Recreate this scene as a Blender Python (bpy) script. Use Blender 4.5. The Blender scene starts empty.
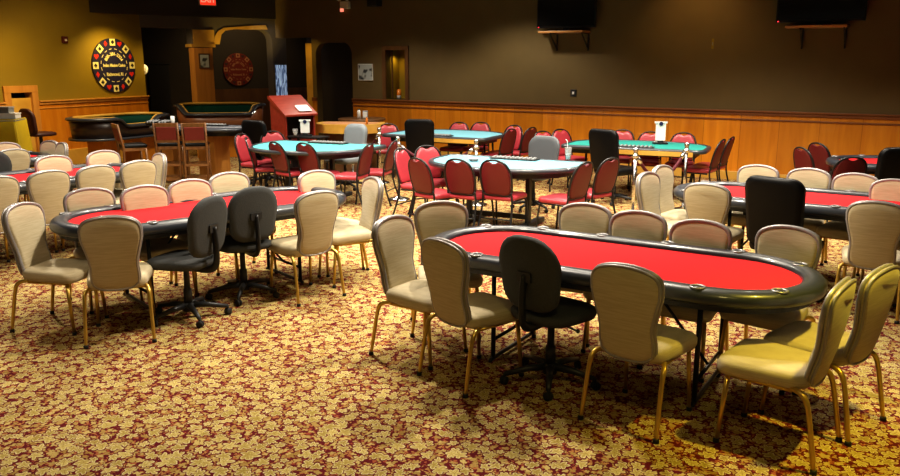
import bpy, math, random
from math import sin, cos, pi, radians as R
from mathutils import Vector, Matrix
random.seed(4)
S = bpy.context.scene
C = S.collection

# ------------------------------------------------------------------ mesh builder
class MB:
    def __init__(s): s.v=[]; s.f=[]; s.s=[]; s.m=[]; s.mi=0; s.T=None
    def add(s, vs, fs, smooth=False):
        b=len(s.v)
        s.v += [tuple(s.T@Vector(p)) if s.T else tuple(p) for p in vs]
        s.f += [tuple(b+i for i in f) for f in fs]
        s.s += [smooth]*len(fs); s.m += [s.mi]*len(fs)
        return s
    def box(s,x0,x1,y0,y1,z0,z1):
        vs=[(x,y,z) for z in (z0,z1) for y in (y0,y1) for x in (x0,x1)]
        return s.add(vs,[(0,2,3,1),(4,5,7,6),(0,1,5,4),(2,6,7,3),(0,4,6,2),(1,3,7,5)])
    def prism(s,pts,z0,z1,axis='z',smooth=False):
        n=len(pts)
        if axis=='z': mk=lambda p,z:(p[0],p[1],z)
        elif axis=='y': mk=lambda p,z:(p[0],z,p[1])
        else: mk=lambda p,z:(z,p[0],p[1])
        vs=[mk(p,z0) for p in pts]+[mk(p,z1) for p in pts]
        s.add(vs,[tuple(range(n))[::-1],tuple(range(n,2*n))])
        s.add(vs,[(i,(i+1)%n,n+(i+1)%n,n+i) for i in range(n)],smooth)
        return s
    def loft(s,rings,cap=True,closed=False,smooth=True):
        n=len(rings[0]); vs=[p for r in rings for p in r]; fs=[]
        m=len(rings)
        for j in range(m if closed else m-1):
            a=j*n; b=((j+1)%m)*n
            fs+=[(a+i,a+(i+1)%n,b+(i+1)%n,b+i) for i in range(n)]
        if cap and not closed: fs+=[tuple(range(n))[::-1],tuple(range((m-1)*n,m*n))]
        return s.add(vs,fs,smooth)
    def lathe(s,prof,n=16,c=(0,0,0)):
        rings=[[(c[0]+r*cos(2*pi*i/n),c[1]+r*sin(2*pi*i/n),c[2]+z) for i in range(n)] for r,z in prof]
        return s.loft(rings)
    def tube(s,pts,r=.01,n=8,closed=False,rs=None,flat=1.0,up=(0,0,1)):
        P=[Vector(p) for p in pts]; m=len(P); rings=[]
        prev=None
        for i,p in enumerate(P):
            if closed: t=(P[(i+1)%m]-P[i-1])
            else: t=P[min(i+1,m-1)]-P[max(i-1,0)]
            t.normalize()
            if prev is None:
                u=Vector(up)
                if abs(u.dot(t))>.95: u=Vector((1,0,0)) if abs(t.x)<.9 else Vector((0,1,0))
            else: u=prev
            u=(u-t*u.dot(t)).normalized(); w=t.cross(u); prev=u
            rr=rs[i] if rs else r
            rings.append([tuple(p+(u*cos(2*pi*k/n)*flat+w*sin(2*pi*k/n))*rr) for k in range(n)])
        return s.loft(rings,closed=closed)
    def sphere(s,c,r,n=10,sz=1):
        return s.lathe([(max(r*sin(pi*k/6),.0005),-r*cos(pi*k/6)*sz) for k in range(7)],n,c)

def cat(pts,k=5,closed=False):
    P=[Vector(p) for p in pts]; n=len(P); out=[]
    rng=range(n if closed else n-1)
    for i in rng:
        if closed: a,b,c,d=P[i-1],P[i],P[(i+1)%n],P[(i+2)%n]
        else: a,b,c,d=P[max(i-1,0)],P[i],P[i+1],P[min(i+2,n-1)]
        for j in range(k):
            t=j/k
            out.append(tuple(.5*((2*b)+(c-a)*t+(2*a-5*b+4*c-d)*t*t+(3*b-a-3*c+d)*t**3)))
    if not closed: out.append(tuple(P[-1]))
    return out

def obj(name,mb,mat,parent=None,loc=None,rz=None,bevel=0,seg=2,sub=0):
    me=bpy.data.meshes.new(name); me.from_pydata(mb.v,[],mb.f)
    me.polygons.foreach_set('use_smooth',mb.s)
    mats=mat if isinstance(mat,(list,tuple)) else [mat]
    for m in mats: me.materials.append(m)
    if len(mats)>1: me.polygons.foreach_set('material_index',mb.m)
    me.update()
    o=bpy.data.objects.new(name,me); C.objects.link(o)
    if parent: o.parent=parent
    if loc is not None: o.location=loc
    if rz is not None: o.rotation_euler[2]=rz
    if bevel:
        b=o.modifiers.new('bev','BEVEL'); b.width=bevel; b.segments=seg; b.limit_method='ANGLE'; b.angle_limit=R(40)
    if sub:
        b=o.modifiers.new('sub','SUBSURF'); b.levels=sub; b.render_levels=sub
    return o
def thing(name,label,cat_,loc=(0,0,0),rz=0,group=None):
    o=bpy.data.objects.new(name,None); C.objects.link(o); o.location=loc; o.rotation_euler[2]=rz
    o.empty_display_size=.1
    return tag(o,label,cat_,group)
def tag(o,label,cat_,group=None):
    o['label']=label; o['category']=cat_
    if group: o['group']=group
    return o
def struct(name,mb,mat,parent=None,loc=None,rz=None,**k):
    o=obj(name,mb,mat,parent,loc,rz,**k)
    if not parent: o['kind']='structure'
    return o
def kids(o): return KID.get(o.name,[]) if False else [c for c in bpy.data.objects if c.parent==o]
def snapshot(root):
    return (root,[(c,[(g) for g in kids(c)]) for c in kids(root)])
def dup(snap,loc,rz,label,group=None):
    root,ch=snap
    r=root.copy(); C.objects.link(r); r.location=loc; r.rotation_euler=(0,0,rz)
    r['label']=label
    if group: r['group']=group
    for c,gs in ch:
        c2=c.copy(); C.objects.link(c2); c2.parent=r
        for g in gs:
            g2=g.copy(); C.objects.link(g2); g2.parent=c2
    return r
def textobj(name,txt,size,mat,parent,mtx,ext=.002,align='CENTER'):
    cu=bpy.data.curves.new(name,'FONT'); cu.body=txt; cu.size=size; cu.extrude=ext
    cu.offset=size*.025; cu.align_x=align; cu.align_y='CENTER'
    t=bpy.data.objects.new('tmp',cu); C.objects.link(t)
    bpy.context.view_layer.update()
    dg=bpy.context.evaluated_depsgraph_get()
    me=bpy.data.meshes.new_from_object(t.evaluated_get(dg))
    C.objects.unlink(t); bpy.data.objects.remove(t)
    me.transform(mtx); me.materials.clear(); me.materials.append(mat)
    o=bpy.data.objects.new(name,me); C.objects.link(o); o.parent=parent
    return o

# ------------------------------------------------------------------ materials
def new(name):
    m=bpy.data.materials.new(name); m.use_nodes=True
    nt=m.node_tree; b=nt.nodes['Principled BSDF']
    return m,nt,b
def P(name,col,rough=.5,metal=0,noise=0,scale=40,bump=0,coat=0,emit=None,es=0,spec=None):
    m,nt,b=new(name)
    b.inputs['Base Color'].default_value=(*col,1); b.inputs['Roughness'].default_value=rough
    b.inputs['Metallic'].default_value=metal
    if coat: b.inputs['Coat Weight'].default_value=coat
    if spec is not None: b.inputs['Specular IOR Level'].default_value=spec
    if emit: b.inputs['Emission Color'].default_value=(*emit,1); b.inputs['Emission Strength'].default_value=es
    if noise or bump:
        tc=nt.nodes.new('ShaderNodeTexCoord'); n=nt.nodes.new('ShaderNodeTexNoise'); n.inputs['Scale'].default_value=scale
        n.inputs['Detail'].default_value=4
        nt.links.new(tc.outputs['Object'],n.inputs['Vector'])
        if noise:
            mx=nt.nodes.new('ShaderNodeMix'); mx.data_type='RGBA'
            mx.inputs[6].default_value=(*[c*(1-noise) for c in col],1); mx.inputs[7].default_value=(*[min(1,c*(1+noise)) for c in col],1)
            nt.links.new(n.outputs['Fac'],mx.inputs[0]); nt.links.new(mx.outputs[2],b.inputs['Base Color'])
        if bump:
            bp=nt.nodes.new('ShaderNodeBump'); bp.inputs['Strength'].default_value=bump; bp.inputs['Distance'].default_value=.01
            nt.links.new(n.outputs['Fac'],bp.inputs['Height']); nt.links.new(bp.outputs[0],b.inputs['Normal'])
    return m
def fabric(name,c1,c2,sx=60,sz=8):
    # woven upholstery with faint horizontal slubs
    m,nt,b=new(name); b.inputs['Roughness'].default_value=.75
    b.inputs['Sheen Weight'].default_value=.2
    tc=nt.nodes.new('ShaderNodeTexCoord'); mp=nt.nodes.new('ShaderNodeMapping'); mp.inputs['Scale'].default_value=(sz,sz,sx*2.2)
    n=nt.nodes.new('ShaderNodeTexNoise'); n.inputs['Scale'].default_value=1; n.inputs['Detail'].default_value=3
    w=nt.nodes.new('ShaderNodeTexVoronoi'); w.inputs['Scale'].default_value=220
    mx=nt.nodes.new('ShaderNodeMix'); mx.data_type='RGBA'; mx.inputs[6].default_value=(*c1,1); mx.inputs[7].default_value=(*c2,1)
    cr=nt.nodes.new('ShaderNodeMapRange'); cr.inputs[1].default_value=.38; cr.inputs[2].default_value=.62
    bp=nt.nodes.new('ShaderNodeBump'); bp.inputs['Strength'].default_value=.25; bp.inputs['Distance'].default_value=.003
    L=nt.links.new
    L(tc.outputs['Object'],mp.inputs[0]); L(mp.outputs[0],n.inputs['Vector']); L(tc.outputs['Object'],w.inputs['Vector'])
    L(n.outputs['Fac'],cr.inputs[0]); L(cr.outputs[0],mx.inputs[0]); L(mx.outputs[2],b.inputs['Base Color'])
    L(w.outputs['Distance'],bp.inputs['Height']); L(bp.outputs[0],b.inputs['Normal'])
    return m
def wood(name,c1,c2,rough=.35,scale=(9,9,.7),plank=0,coat=.2):
    m,nt,b=new(name); b.inputs['Roughness'].default_value=rough; b.inputs['Coat Weight'].default_value=coat
    L=nt.links.new
    tc=nt.nodes.new('ShaderNodeTexCoord'); mp=nt.nodes.new('ShaderNodeMapping'); mp.inputs['Scale'].default_value=scale
    n=nt.nodes.new('ShaderNodeTexNoise'); n.inputs['Scale'].default_value=1.6; n.inputs['Detail'].default_value=6; n.inputs['Distortion'].default_value=.6
    L(tc.outputs['Object'],mp.inputs[0]); L(mp.outputs[0],n.inputs['Vector'])
    cr=nt.nodes.new('ShaderNodeMapRange'); cr.inputs[1].default_value=.3; cr.inputs[2].default_value=.7
    mx=nt.nodes.new('ShaderNodeMix'); mx.data_type='RGBA'; mx.inputs[6].default_value=(*c1,1); mx.inputs[7].default_value=(*c2,1)
    L(n.outputs['Fac'],cr.inputs[0]); L(cr.outputs[0],mx.inputs[0])
    out=mx.outputs[2]
    if plank:
        br=nt.nodes.new('ShaderNodeTexBrick'); br.inputs['Scale'].default_value=1
        br.inputs['Brick Width'].default_value=plank; br.inputs['Row Height'].default_value=6
        br.inputs['Mortar Size'].default_value=.004; br.offset=0
        br.inputs['Color1'].default_value=(.78,.78,.78,1); br.inputs['Color2'].default_value=(1.1,1.1,1.1,1); br.inputs['Mortar'].default_value=(.55,.5,.45,1)
        br.inputs['Bias'].default_value=0
        sx=nt.nodes.new('ShaderNodeSeparateXYZ'); cb=nt.nodes.new('ShaderNodeCombineXYZ')
        L(tc.outputs['Object'],sx.inputs[0]); L(sx.outputs[0],cb.inputs[0]); L(sx.outputs[2],cb.inputs[1]); L(cb.outputs[0],br.inputs['Vector'])
        m2=nt.nodes.new('ShaderNodeMix'); m2.data_type='RGBA'; m2.blend_type='MULTIPLY'; m2.inputs[0].default_value=1
        L(out,m2.inputs[6]); L(br.outputs['Color'],m2.inputs[7]); out=m2.outputs[2]
    L(out,b.inputs['Base Color'])
    return m
def carpet():
    m,nt,b=new('carpet'); L=nt.links.new
    b.inputs['Roughness'].default_value=.95; b.inputs['Specular IOR Level'].default_value=.15
    tc=nt.nodes.new('ShaderNodeTexCoord')
    def math_(op,a,b_=None,c=None):
        n=nt.nodes.new('ShaderNodeMath'); n.operation=op
        for i,x in enumerate((a,b_,c)):
            if x is None: continue
            if isinstance(x,(int,float)): n.inputs[i].default_value=x
            else: L(x,n.inputs[i])
        return n.outputs[0]
    # gentle warp of the pattern
    nz=nt.nodes.new('ShaderNodeTexNoise'); nz.inputs['Scale'].default_value=9; nz.inputs['Detail'].default_value=2
    L(tc.outputs['Object'],nz.inputs['Vector'])
    vs=nt.nodes.new('ShaderNodeVectorMath'); vs.operation='MULTIPLY_ADD'; vs.inputs[1].default_value=(.07,.07,0)
    L(nz.outputs['Color'],vs.inputs[0]); L(tc.outputs['Object'],vs.inputs[2])
    def leaves(scale,lobes,size,rnd,off):
        mp=nt.nodes.new('ShaderNodeMapping'); mp.inputs['Scale'].default_value=(scale,scale,scale); mp.inputs['Location'].default_value=(off,off*.7,0)
        L(vs.outputs[0],mp.inputs[0])
        vo=nt.nodes.new('ShaderNodeTexVoronoi'); vo.voronoi_dimensions='2D'; vo.inputs['Scale'].default_value=1; vo.inputs['Randomness'].default_value=rnd
        L(mp.outputs[0],vo.inputs['Vector'])
        sb=nt.nodes.new('ShaderNodeVectorMath'); sb.operation='SUBTRACT'; L(mp.outputs[0],sb.inputs[0]); L(vo.outputs['Position'],sb.inputs[1])
        sp=nt.nodes.new('ShaderNodeSeparateXYZ'); L(sb.outputs[0],sp.inputs[0])
        sc=nt.nodes.new('ShaderNodeSeparateColor'); L(vo.outputs['Color'],sc.inputs[0])
        r=math_('SQRT',math_('ADD',math_('MULTIPLY',sp.outputs[0],sp.outputs[0]),math_('MULTIPLY',sp.outputs[1],sp.outputs[1])))
        a=math_('ADD',math_('ARCTAN2',sp.outputs[1],sp.outputs[0]),math_('MULTIPLY',sc.outputs[0],6.28))
        lob=math_('ABSOLUTE',math_('COSINE',math_('MULTIPLY',a,lobes/2)))
        rad=math_('MULTIPLY',math_('MULTIPLY_ADD',lob,.55,.5),math_('MULTIPLY_ADD',sc.outputs[1],.25,size))
        d=math_('SUBTRACT',rad,r)                     # >0 inside
        mask=nt.nodes.new('ShaderNodeMapRange'); L(d,mask.inputs[0]); mask.inputs[1].default_value=-.01; mask.inputs[2].default_value=.03
        vein=nt.nodes.new('ShaderNodeMapRange'); L(math_('MULTIPLY',math_('ABSOLUTE',math_('SINE',math_('MULTIPLY',a,lobes/2))),r),vein.inputs[0])
        vein.inputs[1].default_value=.0; vein.inputs[2].default_value=.05
        return mask.outputs[0],vein.outputs[0],sc.outputs[2],d
    def mix(f,a,c,blend='MIX'):
        n=nt.nodes.new('ShaderNodeMix'); n.data_type='RGBA'; n.blend_type=blend
        if isinstance(f,float): n.inputs[0].default_value=f
        else: L(f,n.inputs[0])
        for i,x in ((6,a),(7,c)):
            if isinstance(x,tuple): n.inputs[i].default_value=(*x,1)
            else: L(x,n.inputs[i])
        return n.outputs[2]
    base=(.115,.008,.014)
    m1,v1,c1,d1=leaves(12,5,.30,.95,0)
    m2,v2,c2,d2=leaves(23,4,.31,1.0,3.3)
    m3,v3,c3,d3=leaves(40,3,.27,1.0,7.1)
    small=mix(c2,(.31,.19,.05),(.52,.40,.15))
    tiny=mix(c3,(.30,.06,.035),(.45,.25,.08))
    big=mix(c1,(.34,.255,.065),(.53,.42,.15))
    rimm=nt.nodes.new('ShaderNodeMapRange'); L(d1,rimm.inputs[0]); rimm.inputs[1].default_value=.03; rimm.inputs[2].default_value=.13; rimm.inputs[3].default_value=1; rimm.inputs[4].default_value=0
    big=mix(rimm.outputs[0],big,(.70,.60,.32))
    big=mix(v1,(.26,.16,.05),big)
    col=mix(m3,base,tiny); col=mix(m2,col,small); 
    edge=nt.nodes.new('ShaderNodeMapRange'); L(d1,edge.inputs[0]); edge.inputs[1].default_value=-.13; edge.inputs[2].default_value=-.07
    col=mix(edge.outputs[0],col,base); col=mix(m1,col,big)
    fz=nt.nodes.new('ShaderNodeTexNoise'); fz.inputs['Scale'].default_value=120; fz.inputs['Detail'].default_value=2; L(tc.outputs['Object'],fz.inputs['Vector'])
    g=nt.nodes.new('ShaderNodeMapRange'); L(fz.outputs['Fac'],g.inputs[0]); g.inputs[3].default_value=.75; g.inputs[4].default_value=1.25
    col=mix(1.0,col,g.outputs[0],'MULTIPLY')
    L(col,b.inputs['Base Color'])
    bp=nt.nodes.new('ShaderNodeBump'); bp.inputs['Strength'].default_value=.5; bp.inputs['Distance'].default_value=.01
    L(fz.outputs['Fac'],bp.inputs['Height']); L(bp.outputs[0],b.inputs['Normal'])
    return m
M={}
M['carpet']=carpet()
M['paint']=P('wall paint dim olive brown',(.145,.098,.034),.75,noise=.12,scale=3,bump=.05)  # back wall's dimness is put into this darker tone of the wall paint
M['paint_left']=P('wall paint lit mustard',(.26,.175,.012),.7,noise=.10,scale=3,bump=.05)  # brighter wall tone, the yellow wash of light included in the colour
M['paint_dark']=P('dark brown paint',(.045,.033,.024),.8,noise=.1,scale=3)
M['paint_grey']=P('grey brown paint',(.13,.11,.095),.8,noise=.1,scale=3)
M['ceil']=P('ceiling tile',(.10,.09,.075),.9,noise=.08,scale=8)
M['wains']=wood('honey wood panels',(.58,.19,.012),(.74,.29,.022),.32,(5,5,.5),plank=.62)
M['cap']=wood('reddish wood cap rail',(.17,.055,.014),(.26,.09,.02),.5,(.7,9,9),coat=0)
M['pine']=wood('knotty pine',(.50,.22,.045),(.62,.30,.07),.4,(7,7,.6))
M['yellowwood']=wood('yellow lit wood',(.55,.30,.05),(.70,.42,.09),.4,(2,2,2))
M['stoolwood']=wood('stool wood',(.16,.07,.025),(.26,.12,.04),.4,(12,12,2))
M['mahog']=wood('mahogany',(.21,.022,.012),(.30,.040,.022),.3,(2,9,9))
M['darkwood']=wood('dark wood',(.10,.045,.02),(.17,.08,.03),.4,(3,3,1))
M['beige']=fabric('beige upholstery',(.47,.39,.245),(.54,.46,.30))
M['pipe']=P('grey piping',(.33,.31,.31),.35,.3)
M['gold']=P('gold metal',(.62,.42,.10),.32,.75)
M['rubber']=P('rubber black',(.02,.02,.02),.7)
M['black']=P('black metal',(.018,.018,.02),.35,.2)
M['blackpl']=P('black plastic',(.022,.023,.026),.42)
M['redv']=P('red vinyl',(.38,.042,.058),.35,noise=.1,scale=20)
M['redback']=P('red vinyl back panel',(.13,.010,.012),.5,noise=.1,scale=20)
M['felt']=P('red felt',(.60,.026,.032),.95,noise=.06,scale=60,spec=.08)
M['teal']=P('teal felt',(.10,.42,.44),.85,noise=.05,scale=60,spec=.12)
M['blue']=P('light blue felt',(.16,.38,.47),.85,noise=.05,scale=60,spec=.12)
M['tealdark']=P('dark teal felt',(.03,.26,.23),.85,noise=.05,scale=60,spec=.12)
M['greydark']=P('slate grey vinyl',(.09,.10,.115),.55)
M['tub']=wood('dark stained tub wood',(.035,.022,.018),(.07,.04,.028),.35,(1,1,1))
M['green']=P('green felt',(.010,.055,.040),.9,spec=.1)
M['outerwood']=wood('red brown tub wood',(.20,.075,.03),(.28,.11,.045),.4,(1,1,1))
M['dkfelt']=P('dark gaming felt',(.05,.055,.08),.7)
M['vinyl']=P('black padded vinyl',(.035,.040,.052),.34,coat=.3)
M['rimgrey']=P('grey trim',(.35,.36,.38),.4)
M['chrome']=P('chrome',(.75,.75,.76),.18,1)
M['ringm']=P('cup ring metal',(.30,.30,.31),.35,.6)
M['well']=P('cup well',(.03,.03,.03),.3,.5)
M['char']=P('charcoal fabric',(.055,.058,.060),.85,noise=.25,scale=90,bump=.2)
M['grey']=P('grey vinyl',(.21,.24,.27),.5)
M['leather']=P('black leather',(.005,.005,.006),.42,noise=.1,scale=30,spec=.22)
M['white']=P('white card',(.85,.85,.82),.5)
M['navy']=P('navy',(.020,.020,.085),.5)
M['cream']=P('cream print',(.80,.74,.45),.5)
M['pipred']=P('pip red',(.60,.03,.025),.5)
M['pipblack']=P('pip black',(.015,.015,.03),.5)
M['chipred']=P('dull red print',(.18,.018,.010),.6)
M['tanprint']=P('tan print',(.42,.20,.09),.6)
M['screen']=P('tv screen',(.010,.011,.012),.12,coat=.5)
M['bezel']=P('tv bezel',(.008,.008,.008),.3)
M['led']=P('red standby light',(.5,.02,.02),.4,emit=(1,.03,.05),es=3)
M['exit']=P('exit sign face',(.8,.04,.02),.4,emit=(1,.05,.02),es=.9)
M['exitlet']=P('exit sign letters',(.9,.3,.2),.4,emit=(1,.28,.18),es=1.0)
M['shelf']=wood('shelf wood',(.45,.20,.06),(.55,.27,.09),.35,(2,6,6))
M['rope']=P('maroon velvet rope',(.09,.008,.018),.8,noise=.2,scale=60)
M['yellowcloth']=P('yellow cloth',(.56,.41,.012),.8,noise=.1,scale=10)
M['burg']=P('burgundy brown vinyl',(.055,.018,.018),.45)
M['stoolred']=P('patterned red upholstery',(.20,.025,.022),.6,noise=.45,scale=110)
M['alarm']=P('alarm red',(.10,.012,.010),.45)
M['lamphead']=P('lamp white',(.7,.66,.55),.4)
M['leaf']=P('dark leaves',(.02,.045,.02),.5)
M['pot']=P('terracotta',(.12,.05,.03),.7)
M['amber']=P('amber liquid',(.7,.22,.03),.2)
M['cable']=P('grey plastic',(.22,.23,.24),.5)
def glass(name,col=(1,1,1),rough=.05):
    m,nt,b=new(name); b.inputs['Base Color'].default_value=(*col,1); b.inputs['Transmission Weight'].default_value=.85
    b.inputs['Roughness'].default_value=rough; b.inputs['IOR'].default_value=1.3; return m
M['glass']=glass('clear glass')
def streaks():
    m,nt,b=new('streaked blue glass'); L=nt.links.new
    tc=nt.nodes.new('ShaderNodeTexCoord'); mp=nt.nodes.new('ShaderNodeMapping'); mp.inputs['Scale'].default_value=(26,26,3)
    n=nt.nodes.new('ShaderNodeTexNoise'); n.inputs['Scale'].default_value=1; n.inputs['Distortion'].default_value=1.5
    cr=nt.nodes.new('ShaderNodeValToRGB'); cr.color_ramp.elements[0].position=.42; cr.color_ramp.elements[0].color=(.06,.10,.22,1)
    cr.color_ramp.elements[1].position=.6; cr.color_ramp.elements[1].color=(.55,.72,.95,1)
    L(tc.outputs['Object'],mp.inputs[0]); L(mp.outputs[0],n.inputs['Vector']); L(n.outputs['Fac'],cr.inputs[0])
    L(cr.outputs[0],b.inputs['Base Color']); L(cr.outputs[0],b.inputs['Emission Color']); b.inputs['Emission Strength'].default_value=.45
    b.inputs['Roughness'].default_value=.2
    return m
M['streaks']=streaks()
def photo():
    m,nt,b=new('black and white print'); L=nt.links.new
    tc=nt.nodes.new('ShaderNodeTexCoord'); n=nt.nodes.new('ShaderNodeTexNoise'); n.inputs['Scale'].default_value=7; n.inputs['Detail'].default_value=1
    cr=nt.nodes.new('ShaderNodeValToRGB'); cr.color_ramp.elements[0].position=.38; cr.color_ramp.elements[0].color=(.05,.06,.07,1)
    cr.color_ramp.elements[1].position=.5; cr.color_ramp.elements[1].color=(.50,.56,.58,1)
    L(tc.outputs['Object'],n.inputs['Vector']); L(n.outputs['Fac'],cr.inputs[0]); L(cr.outputs[0],b.inputs['Base Color'])
    return m
M['photo']=photo()

# ------------------------------------------------------------------ camera
cam=bpy.data.cameras.new('camera'); co=bpy.data.objects.new('camera',cam); C.objects.link(co)
cam.sensor_width=36; cam.lens=36*790/900; cam.clip_end=100
pitch=math.atan((238-62)/790)
co.location=(0,0,2.0); co.rotation_euler=(pi/2-pitch,0,0); S.camera=co

# ------------------------------------------------------------------ room shell
BW=(-3.99,19.16,0); BA=-R(31.57)       # back wall frame: +x along the wall to the right, +y behind it
LW=(-7.88,15.29,0); LA=R(64.6)         # left wall frame: +x away from us, +y behind it
HC=3.9
struct('floor',MB().box(-14,14,-4,26,-.05,0),M['carpet'])
struct('ceiling',MB().box(-14,14,-4,26,HC,HC+.1),M['ceil'])
# back wall with its openings
def arch_fill(mb,x0,x1,zt,r,y0,y1,left=True,right=True):
    n=8
    if left:
        p=[(x0,zt)]+[(x0+r-r*sin(a),zt-r+r*cos(a)) for a in [pi/2*k/n for k in range(n+1)]]
        mb.prism(p,y0,y1,'y')
    if right:
        p=[(x1,zt)]+[(x1-r+r*sin(a),zt-r+r*cos(a)) for a in [pi/2*k/n for k in range(n+1)]]
        mb.prism(p,y0,y1,'y')
w=MB()
w.box(-.15,.95,0,.18,2.55,HC); w.box(.95,1.07,0,.18,0,HC)
w.box(1.07,2.12,0,.18,2.43,HC); arch_fill(w,1.07,2.12,2.43,.26,0,.18)
w.box(2.12,3.05,0,.18,0,HC); w.box(3.05,3.58,0,.18,2.25,HC); w.box(3.05,3.58,0,.18,0,1.22); w.box(3.58,21,0,.18,0,HC)
struct('wall_back',w,M['paint'],loc=BW,rz=BA)
w=MB(); w.box(2.14,20.9,-.03,0,.14,1.12); w.box(.95,1.07,-.03,0,.14,1.12)
struct('trim_1',w,M['wains'],loc=BW,rz=BA)
w=MB(); w.box(2.13,20.9,-.055,0,1.12,1.17); w.box(2.13,20.9,-.045,0,1.03,1.06); w.box(2.13,20.9,-.075,0,1.17,1.20)
w.box(.95,1.07,-.06,0,1.12,1.2)
struct('trim_2',w,M['cap'],loc=BW,rz=BA,bevel=.006)
struct('baseboard_back',MB().box(2.13,20.9,-.045,0,0,.15),M['yellowwood'],loc=BW,rz=BA,bevel=.006)
# niche with frame in the back wall
w=MB(); w.box(3.05,3.58,.5,.52,1.22,2.25); w.box(3.03,3.05,0,.5,1.22,2.25); w.box(3.58,3.6,0,.5,1.22,2.25); w.box(3.03,3.6,0,.5,2.25,2.27); w.box(3.03,3.6,0,.5,1.2,1.22)
struct('wall_niche',w,M['paint_left'],loc=BW,rz=BA)
w=MB(); w.box(2.97,3.06,-.04,0,1.2,2.32); w.box(3.57,3.66,-.04,0,1.2,2.32); w.box(2.97,3.66,-.045,0,2.25,2.34); w.box(3.12,3.15,.1,.13,1.22,2.25)
struct('window_1',w,M['darkwood'],loc=BW,rz=BA,bevel=.005)
# left wall
w=MB(); w.box(-16,-.55,0,.18,0,HC); w.box(-.55,-.10,0,.18,1.45,HC); w.box(-.10,2.72,0,.18,0,HC)
struct('wall_left',w,M['paint_left'],loc=LW,rz=LA)
w=MB(); w.box(-16,-.69,-.03,0,.28,1.2); w.box(.01,2.72,-.03,0,.28,1.2)
struct('trim_3',w,M['wains'],loc=LW,rz=LA)
w=MB()
for a,b in ((-16,-.69),(.01,2.73)):
    w.box(a,b,-.055,0,1.2,1.25); w.box(a,b,-.08,0,1.25,1.28); w.box(a,b,-.045,0,1.12,1.14)
struct('trim_4',w,M['pine'],loc=LW,rz=LA,bevel=.006)
struct('baseboard_left',MB().box(.2,2.72,-.10,0,0,.30),M['yellowwood'],loc=LW,rz=LA,bevel=.008)
w=MB(); w.box(-.69,-.55,-.04,.18,0,1.56); w.box(-.12,.01,-.04,.18,0,1.56); w.box(-.69,.01,-.045,.18,1.44,1.57)
dfr=struct('door_1',w,M['pine'],loc=LW,rz=LA,bevel=.006)
w=MB(); w.box(-.55,-.12,.02,.06,0,1.34)
struct('door_panel',w,M['yellowwood'],dfr)
w=MB(); w.box(-.8,.1,.5,.55,0,1.6)
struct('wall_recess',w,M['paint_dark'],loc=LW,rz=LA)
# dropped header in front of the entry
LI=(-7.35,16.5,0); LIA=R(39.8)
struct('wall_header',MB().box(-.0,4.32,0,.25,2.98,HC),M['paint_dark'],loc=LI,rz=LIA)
# portal with arch behind it
PO=(-6.75,17.7,0)
w=MB(); w.box(-.1,1.17,0,.3,2.74,HC); w.box(1.17,1.72,0,.3,2.33,HC); w.box(1.72,3.17,0,.3,2.76,HC)
arch_fill(w,1.72,3.17,2.76,.28,0,.3)
w.box(3.17,3.55,0,.3,0,HC)
struct('wall_portal',w,M['paint_grey'],loc=PO,rz=LIA)
w=MB(); w.box(1.19,1.64,-.02,.28,0,2.32)
struct('trim_5',w,M['pine'],loc=PO,rz=LIA,bevel=.01)
w=MB(); w.box(1.13,1.70,-.06,.30,2.33,2.40)
w.box(1.20,1.70,-.03,0,2.40,2.72)
w.prism([(1.70,2.40),(1.72,2.58),(1.80,2.70),(1.95,2.775),(2.2,2.80),(3.02,2.87),(3.06,2.76),(2.2,2.745),(1.98,2.71),(1.88,2.62),(1.82,2.40)],-.02,.0,'y')  # flat yellow wedge drawn as the lit underside of the arch
struct('trim_and_lit_soffit',w,M['yellowwood'],loc=PO,rz=LIA)
# hallway beyond
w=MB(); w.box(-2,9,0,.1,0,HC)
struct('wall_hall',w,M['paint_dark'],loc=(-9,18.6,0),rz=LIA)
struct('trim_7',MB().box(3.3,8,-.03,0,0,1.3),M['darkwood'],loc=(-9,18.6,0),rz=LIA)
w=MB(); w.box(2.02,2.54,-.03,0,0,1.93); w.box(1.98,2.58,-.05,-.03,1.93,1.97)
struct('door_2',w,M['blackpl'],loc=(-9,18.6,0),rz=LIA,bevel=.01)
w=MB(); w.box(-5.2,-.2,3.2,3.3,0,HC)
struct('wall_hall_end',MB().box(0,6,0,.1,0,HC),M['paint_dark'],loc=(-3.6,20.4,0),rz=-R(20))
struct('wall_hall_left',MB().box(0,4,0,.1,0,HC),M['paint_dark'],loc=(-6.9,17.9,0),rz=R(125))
struct('trim_8',MB().box(.76,.95,.0,.10,0,2.42),M['yellowwood'],loc=BW,rz=BA,bevel=.008)
# streaked pane on the column
t=thing('glass_panel','pale blue streaked glass panel on the column behind the lectern','panel',PO,LIA)
obj('pane',MB().box(3.20,3.51,-.03,-.005,0.6,1.93),M['streaks'],t)
obj('frame',MB().box(3.18,3.20,-.04,0,.6,1.95).box(3.51,3.53,-.04,0,.6,1.95).box(3.18,3.53,-.04,0,1.93,1.96),M['paint_grey'],t)

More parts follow.
